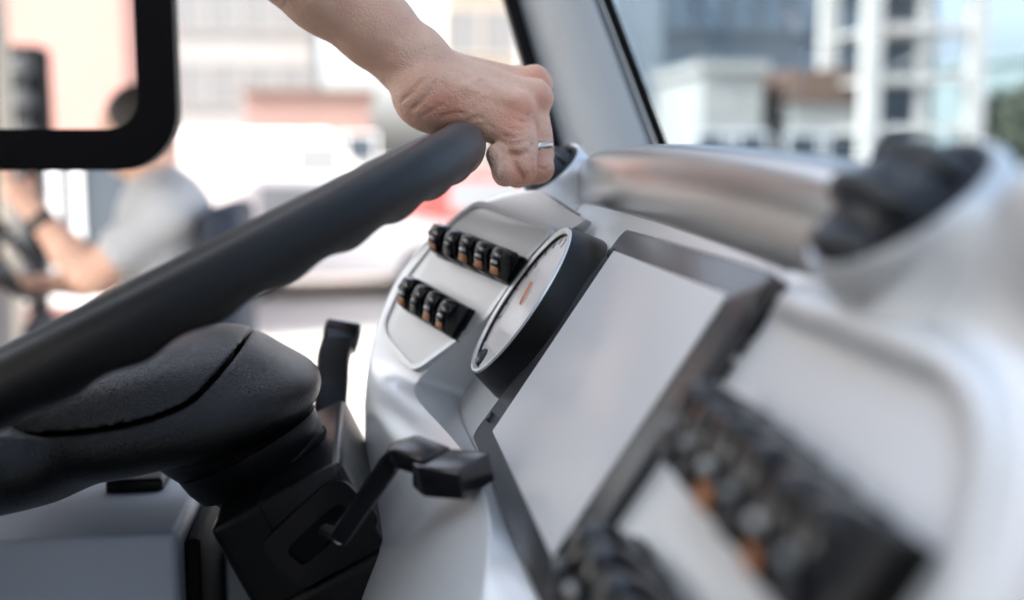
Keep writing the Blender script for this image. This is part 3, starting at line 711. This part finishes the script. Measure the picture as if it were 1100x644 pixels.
def flush(me, pts):
    co = np.zeros(len(me.vertices)*3, np.float32); me.vertices.foreach_get('co', co); co = co.reshape(-1, 3)
    v = np.zeros(len(co))
    for q, r in pts: v = np.maximum(v, np.exp(-((co-q)**2).sum(1)/r**2))
    a = me.attributes.new('flush', 'FLOAT', 'POINT'); a.data.foreach_set('value', v.astype(np.float32))
# seated bodies made of blended limbs, one continuous surface each
def ik(a, b, l1, l2, pole):
    a = np.array(a, float); b = np.array(b, float); d = b-a; L = min(np.linalg.norm(d), (l1+l2)*.999); u = d/np.linalg.norm(d)
    x = (l1*l1-l2*l2+L*L)/(2*L); h = math.sqrt(max(l1*l1-x*x, 0)); p = np.array(pole, float); p = p-u*(p@u); p /= np.linalg.norm(p)
    return a+u*x+p*h
def seated(hip, fx, neck, head, sh, el, hd, knee, foot, vox, skip=(), cloth_r=.010):
    """fx = facing (+1/-1 along X); sh/el/hd/knee/foot: {-1 near side, +1 far side}; returns body, shirt, trousers, hair meshes"""
    pts = [hip, neck, head]+list(sh.values())+list(hd.values())+list(knee.values())+list(foot.values())+list(el.values())
    lo, hi = bounds(pts, .22); B = Blend(lo, hi, vox); f = B.field(); X = np.array([fx, 0, 0.]); Z = np.array([0, 0, 1.])
    def torso(f, g):
        sp = neck-hip; m = hip+sp*.5
        ax = [X, YA, Z]
        B.ell(f, hip+Z*.02, ax, np.array([.125, .175, .12])+g, .05); B.ell(f, m, ax, np.array([.115, .155, .19])+g, .06)
        B.ell(f, hip+sp*.76, ax, np.array([.125, .175, .16])+g, .06)
        for s_ in (-1, 1): B.cap(f, hip+sp*.92, sh[s_], .06+g, .058+g, .04)
    torso(f, 0); B.cap(f, neck-Z*.04, head-Z*.05, .058, .055, .03)
    B.ell(f, head, [X, YA, Z], (.098, .076, .118), .02); B.ell(f, head+X*.035-Z*.055, [X, YA, Z], (.062, .052, .062), .03)
    B.cap(f, head+X*.092+Z*.01, head+X*.112-Z*.028, .010, .015, .01)
    for s_ in (-1, 1):
        B.ell(f, head+YA*s_*.078-X*.008-Z*.01, [X, YA, Z], (.019, .010, .032), .004)
        B.cap(f, head+X*.075+YA*s_*.032+Z*.026, head+X*.083+YA*s_*.018+Z*.026, .012, .010, .008)
        B.cap(f, hip+YA*s_*.09, knee[s_], .082, .058, .05); B.cap(f, knee[s_], foot[s_]+Z*.07, .058, .040, .02); B.cap(f, foot[s_]+Z*.04, foot[s_]+X*.17+Z*.03, .038, .030, .02)
        if s_ in skip: B.cap(f, sh[s_], sh[s_]*.35+el[s_]*.65, .054, .045, .03); continue
        B.cap(f, sh[s_], el[s_], .056, .047, .03); B.cap(f, el[s_], el[s_]*.65+hd[s_]*.35, .047, .048, .02); B.cap(f, el[s_]*.65+hd[s_]*.35, hd[s_], .048, .030, .02)
        d = hd[s_]-el[s_]; d /= np.linalg.norm(d); t = np.cross(d, YA); t /= np.linalg.norm(t)
        B.cap(f, hd[s_], hd[s_]+d*.07, .030, .034, .015)
        for i, o in enumerate((-.030, -.010, .010, .030)):
            q = hd[s_]+d*.085+YA*o; e = q+d*(.035, .042, .045, .036)[i]-t*.012; B.cap(f, q, e, .0095, .009, .008); B.cap(f, e, e+d*.012-t*.03, .009, .008, .003)
        q = hd[s_]+d*.03+t*-.02-YA*s_*.02; B.cap(f, q, q+d*.05-t*.03-YA*s_*.01, .012, .009, .008)
    body = B.mesh(f, 2)
    f2 = B.field(); torso(f2, cloth_r)
    for s_ in (-1, 1): B.cap(f2, sh[s_], sh[s_]*.42+el[s_]*.58, .060+cloth_r*.6, .056+cloth_r*.6, .03)
    ax = [X, YA, Z]; shirt = B.mesh(f2, 2)
    f3 = B.field(); B.ell(f3, hip+Z*.01, [X, YA, Z], np.array([.125, .175, .11])+cloth_r*1.3, .04)
    for s_ in (-1, 1):
        B.cap(f3, hip+YA*s_*.09, knee[s_], .094, .070, .04)
        if cloth_r < .012: B.cap(f3, knee[s_], foot[s_]+Z*.10, .070, .052, .02)
    tr = B.mesh(f3, 2)
    f4 = B.field(); B.ell(f4, head-X*.012+Z*.022, [X, YA, Z], (.100, .083, .112), 0)
    B.cap(f4, head+X*.10-Z*.06, head+X*.03-Z*.14, .085, .085, .01, True); B.cap(f4, head+X*.13+Z*.0, head+X*.13+Z*.03, .062, .055, .01, True)
    return body, shirt, tr, B.mesh(f4, 2)
A3 = lambda *a: np.array(a, float)
sh_r = hp(20, -235, .68); el_r = hp(150, -150, .775)
hip = A3(-.66, .76, .62); neck = A3(-.56, .76, 1.20); head = A3(-.53, .76, 1.42)
shd = {-1: A3(-.52, .58, 1.17), 1: A3(-.57, .94, 1.17)}
el_l = A3(-.50, 1.0, .90); hd_l = A3(-.28, .92, .80)
bd, shirt, trs, hr = seated(hip, 1, neck, head, shd, {-1: el_r, 1: el_l}, {-1: hp(404, 31, .80), 1: hd_l},
    {-1: A3(-.22, .62, .66), 1: A3(-.22, .92, .66)}, {-1: A3(-.20, .58, .22), 1: A3(-.20, .94, .22)}, .007, skip=(-1,))
# upper arm and elbow reach the forearm
lo, hi = bounds([shd[-1], el_r, hp(310, -50, .79)], .08); B2 = Blend(lo, hi, .003); f = B2.field()
B2.cap(f, shd[-1], el_r, .050, .042); B2.cap(f, el_r, hp(310, -50, .79), .043, .0348, .02); B2.cap(f, hp(310, -50, .79), hp(330, -32, .79), .0348, .0332, .0)
me_up = B2.mesh(f, 2)
big = join(me_arm, me_up, bd)
flush(big, [(hp(563, 122, .775), .016), (hp(586, 108, .79), .012), (hp(580, 86, .81), .012), (hp(560, 190, .77), .014), (hp(480, 118, .77), .02), (hp(585, 188, .78), .012)])
child('body', big, M['skin'], drv, 180)
child('shirt', shirt, M['shirt'], drv, 180); child('trousers', trs, M['denim'], drv, 180); child('hair', hr, M['hair'], drv, 180)
P = J['p4']; d4 = P[1]-P[0]; d4 /= np.linalg.norm(d4); rc = P[0]*.26+P[1]*.74
child('ring', lathe([(.0106, -.0026), (.0120, -.0028), (.0123, 0), (.0120, .0028), (.0106, .0026)], rc, d4+RGT*.22+np.array([0, .10, 0]), 48, False), M['ring'], drv, 180)
# driver's seat
seat = empty('driver_seat', 'dark fabric driver seat behind the steering wheel', 'seat', (-.7, .76, .22))
child('cushion', box(-.92, -.36, .50, 1.02, .42, .53, .035, 4), M['fabric'], seat, 50)
child('backrest', hexa([(-.95, .50, .50), (-.83, .50, .50), (-.83, 1.02, .50), (-.95, 1.02, .50), (-1.0, .54, 1.25), (-.84, .54, 1.25), (-.84, .98, 1.25), (-1.0, .98, 1.25)], .04, 4), M['fabric'], seat, 50)
child('pedestal', box(-.80, -.50, .62, .90, .22, .43, .01), M['plastic'], seat)

# ================================================================== OUTSIDE
def X_at0(xp, d): return at(xp, 164, d)[0]
# open utility vehicle alongside, with its own seat and wheel
d0 = 3.2
cart = empty('utility_vehicle', 'open-sided dark utility vehicle parked alongside the bus', 'vehicle', (-1.1, 3.3, GZ))
M['cartbody'] = mat('cart_paint', (.06, .07, .08), .4)
child('chassis', box(-2.6, -.15, 2.75, 4.0, -.33, .02, .04), M['cartbody'], cart)
for x in (-2.2, -.55):
    for y in (2.82, 3.92): child('wheel', lathe([(.12, -.09), (.27, -.09), (.30, -.05), (.30, .05), (.27, .09), (.12, .09)], (x, y, GZ+.30), YA, 28), M['tyre'], cart)
child('seat_base', box(-1.0, -.42, 2.98, 3.75, .0, .28, .02), M['plastic'], cart)
bk = at(240, 265, 3.25)
child('seat_cushion', box(-1.05, bk[0]+.02, 2.98, 3.75, .28, .40, .03), M['blue'], cart, 50)
child('seat_back', hexa([(bk[0]-.06, 2.98, .36), (bk[0]+.06, 2.98, .36), (bk[0]+.06, 3.62, .36), (bk[0]-.06, 3.62, .36), (bk[0]-.02, 3.04, 1.06), (bk[0]+.07, 3.04, 1.06), (bk[0]+.07, 3.56, 1.06), (bk[0]-.02, 3.56, 1.06)], .03, 4), M['blue'], cart, 50)
dp = at(2, 290, 3.3)
child('front_cowl', box(dp[0]-.55, dp[0]-.10, 2.85, 3.9, .0, .86, .05), M['cartbody'], cart)
sw_c = at(-8, 262, 3.3)
child('column', tube([(dp[0]-.15, 3.3, .62), sw_c], .03, 12), M['plastic'], cart)
ax = A3(.75, 0, .55); ax /= np.linalg.norm(ax); t = np.cross(ax, YA); t /= np.linalg.norm(t)
child('handwheel', tube([sw_c+(YA*math.cos(a)+t*math.sin(a))*.19 for a in np.linspace(0, 2*math.pi, 40)], .016, 10), M['rubber'], cart)
for a in (0, 2.1, 4.2): child('spoke', tube([sw_c, sw_c+(YA*math.cos(a)+t*math.sin(a))*.185], .012, 8), M['rubber'], cart)
for a, y in ((dp[0]-.18, 3.88), (X_at0(172, 3.88), 3.88)): child('roof_post', tube([(a, y, .0), (a+.05, y, 1.75)], .025, 10), M['plastic'], cart)
child('added_shade_canopy', box(-2.9, .1, 2.2, 4.05, 1.75, 1.80, .01), M['cartbody'], cart)  # out-of-view roof, added and widened to keep the seated person shaded
# its driver
hipn = at(203, 405, d0); hipn[1] = 3.30
nk = at(172, 195, d0); nk[1] = 3.30; hd_ = at(152, 142, d0); hd_[1] = 3.28
shn = {-1: at(182, 226, 3.03), 1: at(176, 224, 3.4)}
eln = {-1: at(96, 296, 3.02), 1: at(110, 300, 3.45)}; hdn = {-1: at(36, 226, 3.0), 1: at(48, 306, 3.42)}
kn = {-1: at(60, 372, 3.1), 1: at(50, 360, 3.45)}; ft = {}
for s_ in (-1, 1): ft[s_] = kn[s_]+A3(-.02, 0, 0); ft[s_][2] = .02
p2 = empty('person', 'person in light grey T-shirt with wristwatch, seated outside beyond the side window', 'person', (float(hipn[0]), 3.3, .02))
bd2, shirt2, tr2, hr2 = seated(hipn, -1, nk, hd_, shn, eln, hdn, kn, ft, .008, cloth_r=.014)
flush(bd2, [(hd_, .01)])
child('body', bd2, M['skin'], p2, 180); child('t_shirt', shirt2, M['tee'], p2, 180); child('shorts', tr2, M['shorts'], p2, 180); child('hair', hr2, M['hair'], p2, 180)
dd = hdn[-1]-eln[-1]; dd /= np.linalg.norm(dd)
child('wristwatch', lathe([(.030, -.018), (.036, -.016), (.037, 0), (.036, .016), (.030, .018)], hdn[-1]-dd*.035, dd, 24, False), M['watch'], p2, 40)

# buildings, each with its own wall, windows and roof
def wall_mat(n, c): return mat(n, c, .85, bump=.2, bscale=6, var=.06, vscale=1.2)
M['pane'] = mat('window_dark', (.05, .065, .08), .15); M['frame_w'] = mat('window_frame_white', (.7, .7, .7), .5)
def building(name, label, x0, x1, y0, dep, z1, wall, nx, nz, zf=.9, ww=1.1, wh=1.4, roof=None, group=None, pane=None, rot=0.0, parapet=.3, frame=None):
    b = empty(name, label, 'building', ((x0+x1)/2, y0+dep/2, GZ), group); b.rotation_euler.z = rot
    cx, cy = (x0+x1)/2, y0+dep/2; hw = (x1-x0)/2; hd2 = dep/2; H = z1-GZ
    def lk(n, me, m, par=b, sm=None): return link(n, me, m, par, sm)
    lk('wall', box(-hw, hw, -hd2, hd2, 0, H, .02), wall)
    lk('roof', box(-hw-.15, hw+.15, -hd2-.15, hd2+.15, H+.003, H+parapet, .03), roof or wall)
    fr_me = join(box(-ww/2-.08, -ww/2, -.04, .05, -wh/2-.08, wh/2+.08), box(ww/2, ww/2+.08, -.04, .05, -wh/2-.08, wh/2+.08), box(-ww/2, ww/2, -.04, .05, wh/2, wh/2+.08), box(-ww/2-.1, ww/2+.1, -.10, .05, -wh/2-.09, -wh/2))
    pn_me = box(-ww/2, ww/2, -.012, .04, -wh/2, wh/2)
    fr_me.materials.append(frame or M['frame_w']); pn_me.materials.append(pane or M['pane'])
    for i in range(nx):
        for j in range(nz):
            o = lk('window', fr_me, None); o.location = (-hw+2*hw*(i+.5)/nx, -hd2-.01, zf+wh/2+(H-zf-.5)*j/nz)
            q = bpy.data.objects.new('pane', pn_me); COL.objects.link(q); q.parent = o
    return b
def X_at(xp, d): return at(xp, 164, d)[0]
W1 = wall_mat('grey_render', (.25, .245, .24)); W2 = wall_mat('pink_render', (.50, .27, .23)); W3 = wall_mat('red_brick', (.24, .15, .13))
W4 = wall_mat('cream_render', (.34, .30, .25)); W5 = wall_mat('blue_cladding', (.085, .10, .115)); W6 = wall_mat('white_render', (.32, .31, .285)); W7 = wall_mat('green_grey_render', (.22, .27, .26))
RB = wall_mat('brown_roof', (.14, .085, .06)); panel = mat('window_pale', (.17, .172, .175), .2); paneb = mat('window_blue', (.10, .13, .16), .15)
building('apartment_block', 'tall pale grey apartment block with rows of windows behind the parked van', X_at(196, 44), X_at(338, 44), 44, 10, 17, W1, 4, 6, pane=panel, frame=W1)
building('brick_shed', 'low red brick building right of the grey apartment block', X_at(275, 36), X_at(398, 36), 34, 6, 2.9, W3, 4, 1, roof=RB, parapet=.12)
bw = empty('boundary_wall', 'long low cream wall behind the parked van', 'wall', (X_at(380, 29), 29, GZ))
link('wall_body', box(-4.5, 3.6, -.12, .12, 0, 1.5, .02), W4, bw); link('coping', box(-4.55, 3.65, -.18, .18, 1.503, 1.6, .02), W1, bw)
for xx in (-4.3, -2.0, .4, 2.8): link('pier', box(xx-.2, xx+.2, -.22, -.125, 0, 1.49, .02), W4, bw)
building('pink_house', 'pink house with white-framed windows seen inside the black window frame', X_at(20, 11), X_at(150, 11), 11, 3, 4.2, W2, 2, 1, zf=.5, ww=.7, wh=1.3)
building('cream_tower', 'cream tower house behind the fist on the wheel', X_at(478, 38), X_at(556, 38), 38, 7, 9, W4, 2, 4, pane=panel, frame=W4)
building('office_block', 'dark blue clad office block seen through the windscreen', X_at(704, 60), X_at(945, 60), 58, 12, 22, W5, 7, 6, pane=paneb, ww=1.35, wh=2.3, frame=W5)
building('white_house', 'low white house beside the pillar, seen through the windscreen', X_at(728, 34), X_at(792, 34), 31, 5, 3.4, W6, 2, 1)
building('brown_roof_house', 'white house with brown roof seen through the windscreen', X_at(822, 34), X_at(892, 34), 31, 5, 2.6, W6, 2, 1, roof=RB, parapet=.9)
building('green_house', 'grey green house at the right edge of the windscreen', X_at(1062, 40), X_at(1200, 40), 34, 8, 4.2, W7, 4, 2)
# lattice tower
tw = empty('lattice_tower', 'tall pale framed tower with open storeys through the windscreen', 'tower', (X_at(988, 30), 30, GZ))
mt = wall_mat('tower_paint', (.46, .43, .39)); link('core_wall', box(-1.45+.2, 1.45-.2, 1.21, 1.27, 0, 15.9), paneb, tw); hwid = 1.45
for sx in (-1, 1):
    for sy in (-1, 1): link('post', box(sx*hwid-.22, sx*hwid+.22, sy*1.4-.2, sy*1.4+.2, 0, 16), mt, tw)
for j in range(12):
    z = 1.0+j*1.3
    for sy in (-1, 1): link('beam', box(-hwid+.2, hwid-.2, sy*1.4-.12, sy*1.4+.12, z, z+.22), mt, tw)
    link('floor_slab', box(-hwid+.18, hwid-.18, -1.25, 1.25, z+.05, z+.16), mt, tw)
    if j % 2 == 0: link('brace', hexa([(-hwid+.2, -1.42, z+.2), (-hwid+.35, -1.42, z+.2), (-hwid+.35, -1.36, z+.2), (-hwid+.2, -1.36, z+.2), (hwid-.35, -1.42, z+1.32), (hwid-.2, -1.42, z+1.32), (hwid-.2, -1.36, z+1.32), (hwid-.35, -1.36, z+1.32)]), mt, tw)
    link('mullion', box(-.12, .12, -1.38, -1.2, z+.2, z+1.32), mt, tw)
# lamp post and gate post on the left
lp = empty('traffic_signal', 'dark traffic signal on a post in front of the pink house', 'traffic light', (X_at(52, 7.5), 7.5, GZ))
link('pole', tube([(0, 0, 0), (0, 0, 2.0)], .07, 12), M['seal'], lp); link('housing', box(-.12, .12, -.12, .12, 1.75, 2.45, .03), M['seal'], lp)
for z in (1.9, 2.1, 2.3): link('signal_lens', lathe([(.085, 0), (.085, .03), (.02, .05)], (0, -.12, z), (0, -1, 0), 18), M['bezel'], lp)
gp = empty('gate_post', 'pale cream gate post at the left edge beyond the side window', 'post', (X_at(12, 6.5), 6.5, GZ))
link('shaft', box(-.10, .10, -.12, .12, 0, 3.2, .01), W4, gp); link('base', box(-.15, .15, -.17, .17, -.0, .3, .02), W4, gp)
# parked vans and car
def van(label, x, y, rz, paint, L=4.9, H=2.15, name='parked_van'):
    v = empty(name, label, 'van' if H > 1.8 else 'car', (x, y, GZ), 'vehicles parked across the road'); v.rotation_euler.z = rz
    h = L/2
    pr = [(-h, .35), (-h, H*.9), (-h+.12, H), (h-1.35, H), (h-.75, H*.62), (h-.1, H*.52), (h, .5), (h, .35)] if H > 1.8 else \
         [(-h, .3), (-h, H*.58), (-h+.5, H*.64), (-h+1.0, H), (h-2.0, H), (h-1.2, H*.64), (h-.1, H*.5), (h, .3)]
    link('body', prism([(x_, -.95, z_) for x_, z_ in pr], (0, -1, 0), 1.9, .05), paint, v, 40)
    zs = (H*.60, H*.90) if H > 1.8 else (H*.66, H*.94)
    for s_ in (-1, 1):
        yy = -.952 if s_ < 0 else .946
        for a, b in (((h-1.9, h-1.2),) if H > 1.8 else ((-h+1.05, -h+2.1), (-h+2.2, h-1.95))):
            link('side_window', box(a, b, yy, yy+.006, zs[0], zs[1]), M['vglass'], v)
        for x_ in (-h+.95, h-.95):
            wh_ = link('wheel', lathe([(.1, -.11), (.30, -.11), (.33, -.07), (.33, .07), (.30, .11), (.1, .11)], (x_, s_*.86, .33), YA, 28), M['tyre'], v, 40)
            link('rim', lathe([(.02, -.115), (.19, -.113), (.19, .113), (.02, .115)], (x_, s_*.86, .33), YA, 24), M['steel'], wh_, 40)
        link('headlight', box(h-.12, h-.005, s_*.7-.14, s_*.7+.14, H*.36, H*.43, .02), M['white'], v)
    return v
M['vglass'] = mat('van_glass', (.25, .27, .28), .1); PW = mat('white_paint', (.70, .68, .66), .3, coat=.6); PR = mat('red_paint', (.45, .06, .05), .3, coat=.6); PS = mat('silver_car_paint', (.55, .56, .57), .3, .3, coat=.6)
van('white panel van parked beyond the side window, behind the seated person', X_at(285, 20), 20, R_(4), PW)
van('white estate car parked between the van and the red car', X_at(368, 15), 15, R_(-3), PW, L=4.0, H=1.5, name='parked_car')
van('red car parked under the fist, beyond the wheel', X_at(545, 17), 17, R_(3), PR, L=4.1, H=1.5, name='parked_car')
van('silver car parked behind the white van', X_at(430, 24), 24, R_(0), PS, L=4.2, H=1.5, name='parked_car')
# trees
leafm = mat('leaves', (.09, .10, .06), .6, var=.35, vscale=1.5); bark = mat('bark', (.12, .09, .07), .9, bump=.5, bscale=30)
def tree(label, x, y, H, cr_, seed, group='street trees'):
    rnd = np.random.default_rng(seed); t = empty('street_tree', label, 'tree', (x, y, GZ), group)
    link('trunk', tube([(0, 0, 0), (.05, 0, H*.25), (.0, .05, H*.5), (.08, 0, H*.8)], [.16, .13, .10, .04], 10), bark, t, 60)
    for a in range(5):
        an = a*1.26+rnd.random(); z = H*(.4+.08*a); link('limb', tube([(0, 0, z), (math.cos(an)*cr_*.35, math.sin(an)*cr_*.35, z+cr_*.3), (math.cos(an)*cr_*.7, math.sin(an)*cr_*.7, z+cr_*.45)], [.07, .05, .02], 7), bark, t, 60)
    cl = rnd.normal(size=(26, 3)); cl /= np.linalg.norm(cl, axis=1)[:, None]; cl *= (rnd.random((26, 1))**.4)*cr_*.8
    n = 5200; c = cl[rnd.integers(0, 26, n)]+rnd.normal(size=(n, 3))*cr_*.2+np.array([0, 0, H*.72]); s_ = .09+rnd.random(n)*.09
    u = rnd.normal(size=(n, 3)); u /= np.linalg.norm(u, axis=1)[:, None]; w_ = rnd.normal(size=(n, 3)); w_ -= u*(u*w_).sum(1)[:, None]; w_ /= np.linalg.norm(w_, axis=1)[:, None]
    vv = np.stack([c-u*s_[:, None], c+w_*s_[:, None]*.5, c+u*s_[:, None], c-w_*s_[:, None]*.5], 1).reshape(-1, 3)
    link('crown', mesh(vv, [[4*i, 4*i+1, 4*i+2, 4*i+3] for i in range(n)]), leafm, t)
tree('leafy green tree at the far right of the windscreen', X_at(1110, 30), 29, 3.4, 1.3, 3)
